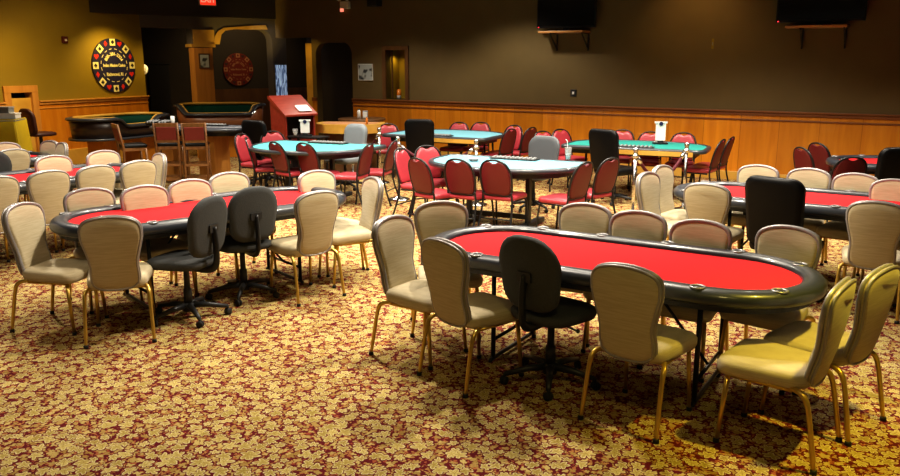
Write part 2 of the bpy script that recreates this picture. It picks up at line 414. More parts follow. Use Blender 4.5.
# ------------------------------------------------------------------ wall things
def onwall(px,frame=BW,ang=BA,y=-.0,z=0):
    return (frame[0]+cos(ang)*px-sin(ang)*y, frame[1]+sin(ang)*px+cos(ang)*y, z)
def tv(x0,x1,zb,label,tag2,slab,w):
    cx=(x0+x1)/2; W=w; H=W*.58
    t=thing('television',label,'television',onwall(cx,y=-.22,z=zb-.03),BA,'wall televisions')
    obj('bezel',MB().box(-W/2,W/2,0,.06,.05,H+.05),M['bezel'],t,bevel=.008)
    obj('screen',MB().box(-W/2+.025,W/2-.025,-.004,0,.085,H+.025),M['screen'],t)
    obj('foot',MB().box(-.18,.18,-.02,.10,0,.015).box(-.05,.05,.02,.05,.015,.06),M['bezel'],t)
    obj('power_light',MB().box(-W/2+.03,-W/2+.05,-.006,0,.06,.072),M['led'],t)
    s=thing('wall_shelf',slab,'shelf',onwall(cx,y=-.002,z=zb-.075),BA,'television shelves')
    obj('board',MB().box(-.47,.42,-.40,-.01,0,.038),M['shelf'],s,bevel=.005)
    for bx in (-.25,.38):
        b=MB().box(bx-.014,bx+.014,-.015,0,-.32,0).box(bx-.014,bx+.014,-.34,0,-.015,0)
        b.prism([(-.33,-.015),(-.33,-.04),(-.015,-.30),(-.015,-.26)],bx-.008,bx+.008,'x')
        obj('bracket',b,M['black'],s)
tv(6.72,7.93,2.60,'black flat television above the centre of the wood panelling, left one of two','',"wooden bracket shelf under the left television",1.17)
tv(10.98,12.3,2.60,'larger looking black television at the top right of the wall','',"wooden bracket shelf under the right television",1.30)
obj_=thing('wall_speaker','small black box speaker at the top edge above the wall niche','speaker',onwall(2.85,y=-.002,z=3.16),BA)
obj('cabinet',MB().box(-.13,.13,-.2,0,0,.36),M['blackpl'],obj_,bevel=.01); obj('grille',MB().box(-.115,.115,-.206,-.2,.02,.34),M['black'],obj_)
t=thing('emergency_light','twin headed emergency light high on the wall above the arched doorway','emergency light',onwall(2.0,y=-.002,z=3.08),BA)
obj('housing',MB().box(-.12,.12,-.08,0,.06,.22),M['lamphead'],t,bevel=.01)
for sx in (-.12,.10):
    h=MB(); h.T=Matrix.Translation((sx,-.10,.28))@Matrix.Rotation(R(60),4,'X'); h.lathe([(.02,-.05),(.05,-.03),(.062,.05),(.05,.055)],12)
    obj('lamp_head',h,M['lamphead'],t)
obj('indicator',MB().box(-.11,-.02,-.085,-.07,.0,.07),M['exitlet'],t)
t=thing('picture','small pale abstract print unframed beside the arched doorway','picture',onwall(2.5,y=-.004,z=1.6),BA)
obj('backing',MB().box(-.20,.20,-.018,0,0,.36),M['white'],t); obj('print',MB().box(-.185,.185,-.021,-.018,.015,.345),M['photo'],t)
t=thing('picture','small framed portrait print hanging on the knotty pine pillar','picture',(PO[0]+cos(LIA)*1.42-sin(LIA)*-.025,PO[1]+sin(LIA)*1.42+cos(LIA)*-.025,1.85),LIA)
obj('frame',MB().box(-.13,.13,-.02,0,0,.34),M['darkwood'],t); obj('print',MB().box(-.10,.10,-.024,-.02,.03,.31),M['photo'],t)
t=thing('exit_sign','red lit exit sign at the top edge above the entry','exit sign',(LI[0]+cos(LIA)*2.58+sin(LIA)*.03,LI[1]+sin(LIA)*2.58-cos(LIA)*.03,3.215),LIA)
obj('housing',MB().box(-.19,.19,-.03,.025,0,.24),M['lamphead'],t); obj('face',MB().box(-.175,.175,-.036,-.03,.012,.228),M['exit'],t)
textobj('lettering','EXIT',.17,M['exitlet'],t,Matrix.Translation((0,-.039,.12))@Matrix.Rotation(pi/2,4,'X'))
t=thing('fire_alarm','small dark red fire alarm high on the mustard wall','fire alarm',onwall(.73,LW,LA,-.002,2.36),LA)
obj('body',MB().box(-.06,.06,-.05,0,0,.13),M['alarm'],t,bevel=.01); obj('strobe',MB().box(-.025,.025,-.06,-.05,.04,.08),M['lamphead'],t)
for (x,z,fr,an,lab,mt) in ((7.44,1.36,BW,BA,'small dark square switch plate just above the panelling cap','blackpl'),(.75,.78,LW,LA,'yellow outlet cover low on the left wood panelling','cream')):
    t=thing('wall_plate',lab,'outlet',onwall(x,fr,an,-.035 if mt=='cream' else -.002,z),an)
    obj('plate',MB().box(-.06,.06,-.01,0,0,.13),M[mt],t,bevel=.003); obj('knob',MB().box(-.02,.02,-.02,-.01,.04,.09),M['white' if mt=='blackpl' else 'pipblack'],t)
t=thing('wall_switch','tall thin pale strip on the wall right of centre','switch',onwall(9.97,y=-.002,z=2.22),BA)
obj('cover',MB().box(-.018,.018,-.008,0,0,.17),M['paint_left'],t); obj('slot',MB().box(-.006,.006,-.010,-.008,.06,.11),M['cable'],t)
t=thing('sconce','small white half bowl sconce at the end of the mustard wall','sconce',onwall(2.72,LW,LA,-.02,1.72),LA)
b=MB(); b.T=Matrix.Translation((.02,.04,.12))@Matrix.Rotation(pi/2,4,'Y'); b.lathe([(.001,-.02),(.10,-.015),(.11,0),(.10,.02),(.001,.03)],20); obj('shade',b,M['white'],t)
obj('mount',MB().box(-.01,.02,-.02,.05,.08,.16),M['lamphead'],t)

def pip(mb,cx,cz,s,kind,y0,y1):
    if kind=='diamond': mb.prism([(cx,cz-s),(cx+s*.75,cz),(cx,cz+s),(cx-s*.75,cz)],y0,y1,'y')
    elif kind=='heart':
        pts=[]
        for k in range(20):
            a=2*pi*k/20; pts.append((cx+s*.062*16*sin(a)**3, cz+s*.062*(13*cos(a)-5*cos(2*a)-2*cos(3*a)-cos(4*a))))
        mb.prism(pts,y0,y1,'y')
    elif kind=='spade':
        pts=[]
        for k in range(20):
            a=2*pi*k/20; pts.append((cx+s*.058*16*sin(a)**3, cz-s*.058*(13*cos(a)-5*cos(2*a)-2*cos(3*a)-cos(4*a))+s*.1))
        mb.prism(pts,y0,y1,'y'); mb.prism([(cx-s*.4,cz-s),(cx+s*.4,cz-s),(cx,cz)],y0,y1,'y')
    else:
        for dx,dz in ((-.45,-.15),(.45,-.15),(0,.45)):
            mb.prism([(cx+dx*s+s*.45*cos(2*pi*k/12),cz+dz*s+s*.45*sin(2*pi*k/12)) for k in range(12)],y0,y1,'y')
        mb.prism([(cx-s*.4,cz-s),(cx+s*.4,cz-s),(cx,cz)],y0,y1,'y')
def chip_sign(loc,ang,rad,label,face,sq,pipc,tl,let):
    t=thing('chip_sign',label,'sign',loc,ang)
    b=MB(); n=64
    b.prism([(rad*cos(2*pi*k/n),rad*sin(2*pi*k/n)) for k in range(n)],-.03,0,'y'); obj('disc',b,face,t)
    for k in range(8):
        a=pi/2-k*pi/4; cx,cz=rad*.86*cos(a),rad*.86*sin(a); h=rad*.125
        c,s_=cos(a-pi/2),sin(a-pi/2)
        pts=[(cx+u*c-v*s_,cz+u*s_+v*c) for u,v in ((-h,-h*1.05),(h,-h*1.05),(h,h*.95),(-h,h*.95))]
        o=obj('card_square',MB().prism(pts,-.034,-.03,'y'),sq,t)
        m=MB(); pip(m,cx,cz,h*.62,('spade','club')[k%2],-.037,-.034); obj('suit_mark',m,M['pipblack'] if pipc else face,o)
        a2=a-pi/8; m=MB(); pip(m,rad*.86*cos(a2),rad*.86*sin(a2),rad*.11,('heart','diamond')[k%2],-.034,-.03)
        obj('red_pip',m,M['pipred'] if pipc else M['burg'],t)
    for k in range(16):
        m=MB(); a=2*pi*k/16+.1; a1=a+.2; r0,r1=rad*.60,rad*.625
        m.prism([(r0*cos(a),r0*sin(a)),(r1*cos(a),r1*sin(a)),(r1*cos(a1),r1*sin(a1)),(r0*cos(a1),r0*sin(a1))],-.033,-.03,'y')
        obj('dash_mark',m,let,t)
    for k,ch in enumerate(tl[0]):
        a=pi/2+ (len(tl[0])-1)/2*.19-k*.19
        r=rad*.42
        textobj('lettering',ch,rad*.17,let,t,Matrix.Translation((r*cos(a),-.033,r*sin(a)))@Matrix.Rotation(-(a-pi/2),4,'Y')@Matrix.Rotation(pi/2,4,'X')) if ch!=' ' else None
    textobj('lettering',tl[1],rad*.125,let,t,Matrix.Translation((0,-.033,-.0))@Matrix.Rotation(pi/2,4,'X')@Matrix.Diagonal((.95,1.3,1,1)))
    textobj('lettering',tl[2],rad*.145,let,t,Matrix.Translation((0,-.033,-rad*.33))@Matrix.Rotation(pi/2,4,'X')@Matrix.Diagonal((1,1.2,1,1)))
TL=('800-381-2324','Indian Mission Casino','Richmond, RI')
chip_sign(onwall(1.88,LW,LA,-.0,1.93),LA,.555,'round navy casino chip sign with white suit squares on the mustard wall',M['navy'],M['cream'],True,TL,M['cream'])
P3=(-9,18.6,0)
chip_sign((P3[0]+cos(LIA)*4.39+sin(LIA)*.02,P3[1]+sin(LIA)*4.39-cos(LIA)*.02,1.81),LIA,.42,'dim red round casino chip sign seen through the archway',M['chipred'],M['tanprint'],False,TL,M['tanprint'])

# ------------------------------------------------------------------ chairs
def foot(parent,x,y,h=.02,r=.017): return obj('rubber_foot',MB().lathe([(r,0),(r,h),(r*.8,h+.004)],10,(x,y,0)),M['rubber'],parent)
def rrect(w0,w1,d0,d1,r,z,n=5,dy=0):
    # rounded trapezoid ring: width w0 at back (-y) w1 at front
    pts=[]
    for (cx,cy,a0) in ((w1/2-r,d1-r,0),(-w1/2+r,d1-r,pi/2),(-w0/2+r,d0+r,pi),(w0/2-r,d0+r,1.5*pi)):
        for k in range(n+1):
            a=a0+pi/2*k/n; pts.append((cx+r*cos(a),cy+r*sin(a)+dy,z))
    return pts
def make_banquet():
    t=thing('banquet_chair','x','chair')
    s=MB(); rings=[]
    for z,ins in ((.395,.03),(.40,.008),(.425,0),(.455,0),(.475,.012),(.488,.04),(.494,.09)):
        rings.append(rrect(.41-2*ins,.47-2*ins,-.22+ins,.24-ins,.075,z))
    s.loft(rings); obj('seat',s,M['beige'],t)
    # backrest: hour-glass outline, leaning back
    N=44; z0,z1=.415,.945
    def half(u):
        pts=[(0,.128),(.06,.150),(.16,.156),(.28,.149),(.42,.154),(.58,.180),(.72,.194),(.82,.196)]
        for (a,b),(c,d) in zip(pts,pts[1:]):
            if u<=c:
                k=(u-a)/(c-a); k=k*k*(3-2*k); return b+(d-b)*k
        return pts[-1][1]
    def outline(sc=0.0):
        R_=[]; 
        us=[.05,.12,.2,.3,.4,.5,.6,.7,.76,.81]
        right=[(half(u),u) for u in us]
        top=[(.192,.850),(.183,.893),(.166,.928),(.138,.957),(.098,.980),(.05,.995),(0,1.0)]
        bot=[(.122,.002),(.094,-.020),(.05,-.031),(0,-.034)]
        pr=bot[::-1]+right+top
        full=pr+[(-x,u) for x,u in pr[::-1][1:-1]]
        out=[]
        for x,u in full:
            cx=x*(1-sc*.25/.2) if sc else x; cu=u if not sc else .5+(u-.5)*(1-sc/ .28)
            out.append((cx,cu))
        return out
    def place(x,u,off):
        z=z0+(z1-z0)*u; y=-.222-.088*max(u,0)**1.15-.02*sin(pi*u)+.10*(x*x)/.04*.22
        return (x,y+off,z)
    b=MB(); rings=[]
    for sc,off in ((.07,-.026),(.018,-.024),(0,-.016),(0,.014),(.018,.024),(.05,.034),(.11,.040)):
        rings.append([place(x,u,off) for x,u in outline(sc)])
    b.loft(rings); 
    bk=obj('backrest',b,M['beige'],t)
    o=outline(0)
    obj('piping',MB().tube([place(x*1.02,u,.014) for x,u in o],.0135,6,closed=True,flat=1.1).tube([place(x*1.015,u,-.016) for x,u in o],.009,6,closed=True),M['pipe'],bk)
    fr=MB()
    fr.tube([(-.19,.17,.39),(-.19,-.15,.39),(.19,-.15,.39),(.19,.17,.39)],.012,6,closed=True)
    obj('seat_frame',fr,M['gold'],t)
    for sx in (-1,1):
        l=obj('leg',MB().tube([(sx*.19,.17,.395),(sx*.198,.185,.2),(sx*.205,.20,.012)],.0135,8,rs=[.0145,.0135,.0115]),M['gold'],t); foot(l,sx*.206,.20)
        pts=cat([(sx*.15,-.10,.392),(sx*.19,-.16,.400),(sx*.213,-.215,.385),(sx*.219,-.245,.33),(sx*.224,-.275,.18),(sx*.230,-.305,.012)],4)
        l=obj('leg',MB().tube(pts,.0135,8,rs=[.015]*12+[.0135]*(len(pts)-14)+[.0115]*2),M['gold'],t); foot(l,sx*.230,-.305)
    return t
def make_red():
    t=thing('stacking_chair','x','chair')
    s=MB(); rings=[]
    for z,ins in ((.415,.012),(.42,0),(.455,0),(.470,.012),(.478,.04)):
        rings.append(rrect(.40-2*ins,.43-2*ins,-.20+ins,.22-ins,.06,z))
    s.loft(rings); obj('seat',s,M['redv'],t)
    def place(x,u,off=0): return (x,-.20-.11*u+off+.02*(x/.2)**2,.47+.43*u)
    def ol(w,dip):
        pts=[(.0,.03),(.10*w,.02),(.165*w,.045),(.185*w,.15),(.195*w,.35),(.195*w,.55),(.183*w,.72),(.150*w,.87)]
        top=[(.10*w,.955),(.06*w,.975-dip*.3),(.03*w,.985-dip),(0,.985-dip*1.15)] if dip else [(.10*w,.955),(.05*w,.99),(0,1.0)]
        p=pts+top; return p+[(-x,u) for x,u in p[::-1][1:-1]]
    b=MB(); o=ol(.93,.07)
    ctr=lambda k:[(x*k,.5+(u-.5)*k) for x,u in o]
    b.loft([[place(x,u,.006) for x,u in o],[place(x,u,.016) for x,u in ctr(.99)],[place(x,u,.026) for x,u in ctr(.92)],[place(x,u,.031) for x,u in ctr(.75)]])
    obj('backrest',b,M['redv'],t)
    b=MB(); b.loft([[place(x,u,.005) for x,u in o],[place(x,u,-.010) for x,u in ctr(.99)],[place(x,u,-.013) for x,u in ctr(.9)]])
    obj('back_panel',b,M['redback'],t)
    f=MB(); o2=[(x,u) for x,u in ol(1.02,0)]
    f.tube(cat([place(x,u) for x,u in o2],3,closed=True),.0125,8,closed=True)
    obj('back_frame',f,M['black'],t)
    for sx in (-1,1):
        l=obj('leg',MB().tube(cat([(sx*.185,-.205,.52),(sx*.19,-.19,.42),(sx*.20,-.22,.25),(sx*.215,-.30,.012)],4),.0125,8),M['black'],t); foot(l,sx*.216,-.302)
        l=obj('leg',MB().tube(cat([(sx*.19,-.16,.405),(sx*.195,.12,.408),(sx*.20,.17,.39),(sx*.205,.195,.30),(sx*.215,.225,.012)],4),.0125,8),M['black'],t); foot(l,sx*.216,.226)
    obj('stretcher',MB().tube([(-.205,-.235,.2),(.205,-.235,.2)],.009,6),M['black'],t); obj('seat_rail',MB().tube([(-.19,.1,.40),(.19,.1,.40)],.009,6),M['black'],t)
    return t
def star_base(t,n=5,rad=.30):
    b=MB(); b.lathe([(.045,.06),(.05,.12),(.03,.13)],14)
    base=obj('star_base',b,M['blackpl'],t)
    for k in range(n):
        a=2*pi*k/n+.3
        c,s_=cos(a),sin(a)
        m=MB().tube([(c*.03,s_*.03,.105),(c*.15,s_*.15,.098),(c*rad,s_*rad,.070)],.02,8,rs=[.026,.022,.016])
        arm=obj('base_arm',m,M['blackpl'],base)
        m=MB(); m.T=Matrix.Translation((c*rad,s_*rad,.028))@Matrix.Rotation(a+.8,4,'Z')@Matrix.Rotation(pi/2,4,'X')
        for zz in (-.018,.006): m.lathe([(.010,zz),(.027,zz),(.027,zz+.013),(.010,zz+.013)],14)
        m.T=None; m.tube([(c*rad,s_*rad,.03),(c*rad,s_*rad,.075)],.008,6)
        obj('caster',m,M['rubber'],base)
    obj('gas_column',MB().lathe([(.034,.12),(.032,.24),(.024,.245),(.022,.39),(.05,.395),(.05,.41)],14),M['blackpl'],t)
def shell(w,z0,z1,lean,rt,rb,th,yb,curve=.12,N=6):
    # rounded-rectangle / oval back shell rings (x,z outline) extruded in y with a slight wrap
    def outl(sc):
        pts=[]; W=w/2; H=(z1-z0)
        for (cx,cz,r,a0) in ((W-rt,H-rt,rt,0),(-W+rt,H-rt,rt,pi/2),(-W*.92+rb,rb,rb,pi),(W*.92-rb,rb,rb,1.5*pi)):
            for k in range(N+1):
                a=a0+pi/2*k/N; x=cx+r*cos(a); z=cz+r*sin(a)
                pts.append((x*(1-sc*2/w),H/2+(z-H/2)*(1-sc*2/H)))
        return pts
    def pl(x,z,off): return (x,yb-lean*z/(z1-z0)+off+curve*x*x/(w/2),z0+z)
    b=MB(); b.loft([[pl(x,z,off) for x,z in outl(sc)] for sc,off in ((.05,-th*.55),(.012,-th*.5),(0,-th*.25),(0,th*.25),(.012,th*.45),(.06,th*.6))])
    return b
def make_task(mat,name='task_chair',w=.45,z0=.53,z1=1.0,bar=True,rt=.19):
    t=thing(name,'x','chair')
    star_base(t)
    s=MB(); rings=[]
    for z,ins in ((.43,.05),(.44,.01),(.465,0),(.49,0),(.505,.02),(.512,.06)):
        rings.append(rrect(.44-2*ins,.48-2*ins,-.22+ins,.24-ins,.13,z))
    s.loft(rings); obj('seat',s,mat,t)
    obj('backrest',shell(w,z0,z1,.07,rt,.13,.06,-.22),mat,t)
    j=MB().tube(cat([(0,-.05,.42),(0,-.20,.415),(0,-.285,.46),(0,-.30,.60),(0,-.285,.76)],5),.03,8,flat=.5,up=(0,1,0))
    j.box(-.05,.05,-.295,-.265,.72,.78)
    obj('back_support',j,M['blackpl'],t,bevel=0)
    obj('lever',MB().tube([(.04,-.02,.415),(.22,-.04,.405)],.007,6).sphere((.23,-.04,.404),.014,8),M['blackpl'],t)
    return t
def make_high(mat,name,w,z1,rt):
    t=thing(name,'x','chair')
    star_base(t)
    s=MB(); rings=[]
    for z,ins in ((.42,.04),(.43,.01),(.46,0),(.50,0),(.52,.02),(.53,.06)):
        rings.append(rrect(.47-2*ins,.50-2*ins,-.24+ins,.26-ins,.09,z))
    s.loft(rings); obj('seat',s,mat,t)
    bk=obj('backrest',shell(w,.49,z1,.09,rt,.06,.085,-.23,.10),mat,t)
    o=shell(w*1.0,.49,z1,.09,rt,.06,.02,-.23+.0,.10)
    obj('back_edge',o,M['rimgrey'] if name=='dealer_chair' else M['blackpl'],bk) 
    obj('back_support',MB().tube(cat([(0,-.05,.42),(0,-.22,.415),(0,-.30,.45),(0,-.30,.58)],5),.035,8,flat=.5,up=(0,1,0)),M['blackpl'],t)
    return t
CHAIRS = [
 ('banquet', 0.18, 4.87, 40, 'beige chair seen from behind at the near left corner of the nearest poker table'),
 ('banquet', -0.17, 5.23, -36, 'beige chair showing its patterned front at the left tip of the nearest poker table'),
 ('banquet', 1.12, 4.29, 51, 'beige chair with its back to us, right of the foreground grey swivel chair'),
 ('banquet', 1.72, 3.95, 140, 'foreground beige chair at the bottom right, seat lit yellow, nearest chair to the camera'),
 ('banquet', 2.10, 4.26, 131, 'beige chair directly behind the nearest bottom right chair, cut by the right photo edge'),
 ('banquet', -0.02, 5.72, -80, 'beige chair facing us just beyond the left tip of the nearest poker table'),
 ('banquet', 0.90, 5.66, -118, 'beige chair top, leftmost in the far row of the nearest poker table'),
 ('banquet', 1.22, 5.34, -120, 'beige chair top, second from left in the far row of the nearest poker table'),
 ('banquet', 1.55, 5.02, -124, 'beige chair top, third from left in the far row of the nearest poker table'),
 ('banquet', 2.03, 4.84, -132, 'beige chair beyond the right curve of the nearest poker table, rightmost of its far row'),
 ('banquet', -2.98, 5.87, -10, 'beige chair facing right at the left tip of the long left poker table'),
 ('banquet', -2.47, 5.70, 107, 'brown backed beige chair at the near left corner of the long left poker table'),
 ('banquet', -1.30, 6.72, 132, 'golden backed beige chair right of the two black swivel chairs'),
 ('banquet', -0.97, 7.17, 208, 'beige chair seen edge on at the right tip of the long left poker table'),
 ('banquet', -2.89, 6.43, -49, 'beige chair top, leftmost in the far row of the left poker table'),
 ('banquet', -2.48, 6.59, -49, 'beige chair top, second from left in the far row of the left poker table'),
 ('banquet', -2.20, 6.95, -49, 'beige chair top, third from left in the far row of the left poker table'),
 ('banquet', -1.97, 7.42, -49, 'beige chair top above the two black swivel chairs, far row of left poker table'),
 ('banquet', -1.14, 7.56, -49, 'beige chair top beyond the right end of the left poker table'),
 ('banquet', -4.50, 7.56, 140, 'beige chair cut by the left photo edge, near side of rear left poker table'),
 ('banquet', -4.21, 7.98, 140, 'beige chair back, largest of the near row at the rear left poker table'),
 ('banquet', -3.91, 8.37, 140, 'beige chair back in the middle of the near row at the rear left poker table'),
 ('banquet', -3.63, 8.79, 140, 'beige chair back, rightmost of the near row at the rear left poker table'),
 ('banquet', -3.64, 9.09, 218, 'slim edge on beige chair at the right end of rear left poker table'),
 ('banquet', -4.35, 8.88, -40, 'beige chair top facing us beyond the rear left poker table, left one of two'),
 ('banquet', -4.00, 9.40, -40, 'beige chair top facing us beyond the rear left poker table, right one of two'),
 ('banquet', -5.64, 9.96, 140, 'beige chair back right of the dark swivel chair at the left photo edge'),
 ('banquet', -5.73, 10.37, -40, 'beige chair top at the left photo edge in front of the yellow cloth'),
 ('banquet', -5.62, 10.58, 238, 'pale chair, left of the pair at the right end of the far left poker table'),
 ('banquet', -5.39, 10.36, 222, 'pale chair, right of the pair at the right end of the far left poker table'),
 ('banquet', 2.45, 7.18, 55, 'beige chair with its back to us at the left of the right poker table'),
 ('banquet', 3.45, 6.27, 60, 'tall looking beige chair back near the right photo edge at the right poker table'),
 ('banquet', 2.14, 7.45, -42, 'yellow lit beige chair, front one of the pair left of the right poker table'),
 ('banquet', 2.42, 7.98, -42, 'yellow lit beige chair, rear one of the pair left of the right poker table'),
 ('banquet', 3.06, 7.97, -125, 'beige chair top, leftmost of the far row at the right poker table'),
 ('banquet', 3.47, 7.70, -125, 'beige chair top, second from left in the far row of the right poker table'),
 ('banquet', 3.76, 7.33, -125, 'beige chair top, third from left in the far row of the right poker table'),
 ('banquet', 3.92, 6.93, -125, 'beige chair top cut by right photo edge, far row of right poker table'),
 ('task', 0.64, 4.75, 46, 'grey swivel chair with rounded back and star base at the nearest red poker table'),
 ('task', -2.09, 6.05, 160, 'black swivel task chair, left of the pair at the left poker table'),
 ('task', -1.80, 6.65, 132, 'black swivel task chair, right of the pair at the left poker table'),
 ('task', -5.49, 9.25, 140, 'dark swivel chair cut by the left photo edge at the rear left poker table'),
 ('high', 2.88, 6.62, 42, 'tall square backed black chair at the right poker table'),
 ('high', -0.46, 13.45, 80, 'black high backed dealer chair at the blue table by the wall'),
 ('high', 2.38, 11.36, 40, 'black high backed dealer chair at the teal table with the menu holder'),
 ('high', 4.95, 9.05, 100, 'black high backed chair cut by the right photo edge'),
 ('high', -3.05, 13.19, 60, 'dark chair tucked beside the dark gaming table, left of the wooden lectern'),
 ('greytask', 1.15, 10.79, -130, 'smooth grey dealer chair beyond the middle light blue table'),
 ('greyhigh', -1.69, 12.67, -125, 'light grey dealer chair behind the left teal table, beside the wooden counter'),
 ('red', -0.17, 9.44, 42, 'red chair back, leftmost of three in the near row of the middle blue table'),
 ('red', 0.24, 9.39, 58, 'red chair back, middle one of three in the near row of the middle blue table'),
 ('red', 0.65, 9.30, 60, 'red chair back, rightmost of three in the near row of the middle blue table'),
 ('red', 1.31, 9.06, 138, 'red chair at the right near corner of the middle blue table, seat pointing left'),
 ('red', 1.70, 9.47, 130, 'red chair just right of another red chair, beside a chrome post'),
 ('red', -0.39, 10.11, -28, 'pink lit red chair facing right at the left end of the middle blue table'),
 ('red', -0.19, 10.36, -65, 'pink lit red chair facing us beyond the left end of the middle blue table'),
 ('red', -3.01, 12.31, -25, 'pink lit red chair facing us at the left end of the left teal table'),
 ('red', -2.72, 11.79, 8, 'red chair turned edge on in front of the left end of the left teal table'),
 ('red', -2.79, 12.62, -70, 'pink lit red chair top beyond the left end of the left teal table'),
 ('red', -2.26, 11.35, 45, 'red chair back, left one of two in the near row of the left teal table'),
 ('red', -1.86, 11.24, 55, 'red chair back, right one of two in the near row of the left teal table'),
 ('red', -1.39, 10.97, 160, 'red chair at the right end of the left teal table with its seat pointing left'),
 ('red', -1.08, 11.37, 165, 'red chair second to the right of the left teal table, beside a chrome post'),
 ('red', -1.17, 14.20, -100, 'red chair facing us behind the velvet rope, left of the black high backed chair'),
 ('red', 0.07, 14.58, -112, 'pink lit red chair at the far blue table, left of two by the wall'),
 ('red', 0.47, 14.58, -112, 'pink lit red chair at the far blue table, right of two by the wall'),
 ('red', 0.80, 13.55, 140, 'dark red chair back, left of two just behind the grey dealer chair'),
 ('red', 1.18, 13.86, 140, 'dark red chair back, right of two just behind the grey dealer chair'),
 ('red', 0.96, 13.91, -130, 'red chair top peeking from behind a dark red chair back near the wall'),
 ('red', 1.65, 12.64, -60, 'red chair top just above the grey dealer chair'),
 ('red', 1.99, 13.03, -60, 'red chair top between the grey dealer chair and the rear teal table'),
 ('red', 2.76, 12.91, -112, 'pink lit red chair, leftmost of three on the wall side of the rear teal table'),
 ('red', 3.13, 12.53, -112, 'pink lit red chair top behind the menu holder on the rear teal table'),
 ('red', 3.61, 12.35, -112, 'pink lit red chair, rightmost of three by the rear teal table'),
 ('red', 3.72, 11.68, 146, 'red chair with bright seat at the right end of the rear teal table'),
 ('red', 3.99, 12.07, 146, 'red chair farthest right beside the rear teal table, half hidden by another'),
 ('red', 4.92, 10.48, 12, 'slim dark red chair, left one of two at the far right table'),
 ('red', 5.39, 11.11, 20, 'dark red chair, right one of two at the left end of the far right table'),
 ('red', 4.78, 9.63, 88, 'dark red chair back in front of the far right table'),
]
GR={'banquet':('beige banquet chairs around the red poker tables'),'red':'red stacking chairs around the blackjack tables','task':'swivel task chairs at the poker tables','high':'black high backed chairs','greyhigh':'smooth grey dealer chairs','greytask':'smooth grey dealer chairs'}
proto={}
MK={'banquet':make_banquet,'red':make_red,'task':lambda:make_task(M['char']),
    'greytask':lambda:make_task(M['greydark'],'dealer_chair',.50,.47,1.0,rt=.15),
    'high':lambda:make_high(M['leather'],'high_backed_chair',.50,1.08,.10),
    'greyhigh':lambda:make_high(M['grey'],'dealer_chair',.46,1.02,.13)}
random.seed(7)
for k,x,y,h,lab in CHAIRS:
    if k not in proto:
        r=MK[k](); proto[k]=snapshot(r); r.location=(x,y,0); r.rotation_euler[2]=R(h-90); r['label']=lab; r['group']=GR[k]
    else: dup(proto[k],(x,y,0),R(h-90),lab,GR[k])

# ------------------------------------------------------------------ poker tables
def race(L,W,n=14):
    s=(L-W)/2; r=W/2; pts=[]
    for c,a0 in ((s,-pi/2),(-s,pi/2)):
        for k in range(n+1):
            a=a0+pi*k/n; pts.append((c+r*cos(a),r*sin(a),cos(a),sin(a)))
    return pts
def poker(x,y,deg,label,L=2.6,W=1.12):
    t=thing('poker_table',label,'poker table',(x,y,0),R(deg),'red felt poker tables')
    pts=race(L,W); RW=.135
    def ring(prof):
        m=MB(); m.loft([[ (px+nx*(-RW+o),py+ny*(-RW+o),z) for px,py,nx,ny in pts] for o,z in prof],cap=False,closed=True); return m
    rail=obj('padded_rail',ring([(0,.745),(-.004,.765),(.010,.783),(.035,.792),(.075,.793),(.110,.785),(.130,.765),(.135,.74),(.128,.715),(.10,.700),(.05,.70),(0,.72)]),M['vinyl'],t)
    m=MB(); m.prism([(px-nx*(RW-.002),py-ny*(RW-.002)) for px,py,nx,ny in pts],.74,.757); obj('felt_surface',m,M['felt'],t)
    m=MB(); m.prism([(px-nx*.06,py-ny*.06) for px,py,nx,ny in pts],.665,.735); obj('underframe',m,M['blackpl'],t)
    s=(L-W)/2; r=W/2-.066
    spots=[(s*k,sg*r) for k in (-.95,-.32,.32,.95) for sg in (-1,1)]+[(s+r*cos(a),r*sin(a)) for a in (-.75,.75)]+[(-s-r*cos(a),r*sin(a)) for a in (-.75,.75)]
    for cx,cy in spots:
        c=obj('cup_holder',MB().lathe([(.030,.786),(.030,.795),(.040,.798),(.046,.795),(.046,.786)],16,(cx,cy,0)),M['ringm'],t)
        obj('cup_well',MB().lathe([(.001,.7945),(.031,.7945),(.031,.790)],14,(cx,cy,0)),M['well'],c)
    for sx in (-1,1):
        X=sx*(L/2-.62)
        m=MB()
        for sy in (-1,1): m.tube([(X,sy*.30,.70),(X,sy*.30,.03)],.016,8)
        m.tube([(X,-.30,.16),(X,.30,.16)],.012,8)
        m.tube(cat([(X-.0,-.34,.015),(X,-.30,.03),(X,0,.03),(X,.30,.03),(X,.34,.015)],3),.014,8)
        lg=obj('folding_leg',m,M['black'],t)
        obj('brace',MB().tube([(X,0,.16),(X-sx*.45,0,.70)],.010,6),M['black'],lg)
    return t
poker(1.03,4.98,-32,'nearest red felt poker table with black padded rail, in the foreground right of centre')
poker(-2.09,6.81,41,'long red felt poker table at the left with two black swivel chairs')
poker(3.38,7.22,-33,'red felt poker table at the right, running out of the photo, with a black chair')
poker(-4.62,8.58,50,'rear left red poker table behind the long left one')
poker(-6.45,9.95,40,'small looking far left red poker table beside the yellow cloth')
poker(6.12,9.92,-6,'far right red poker table by the wall with dark red chairs')

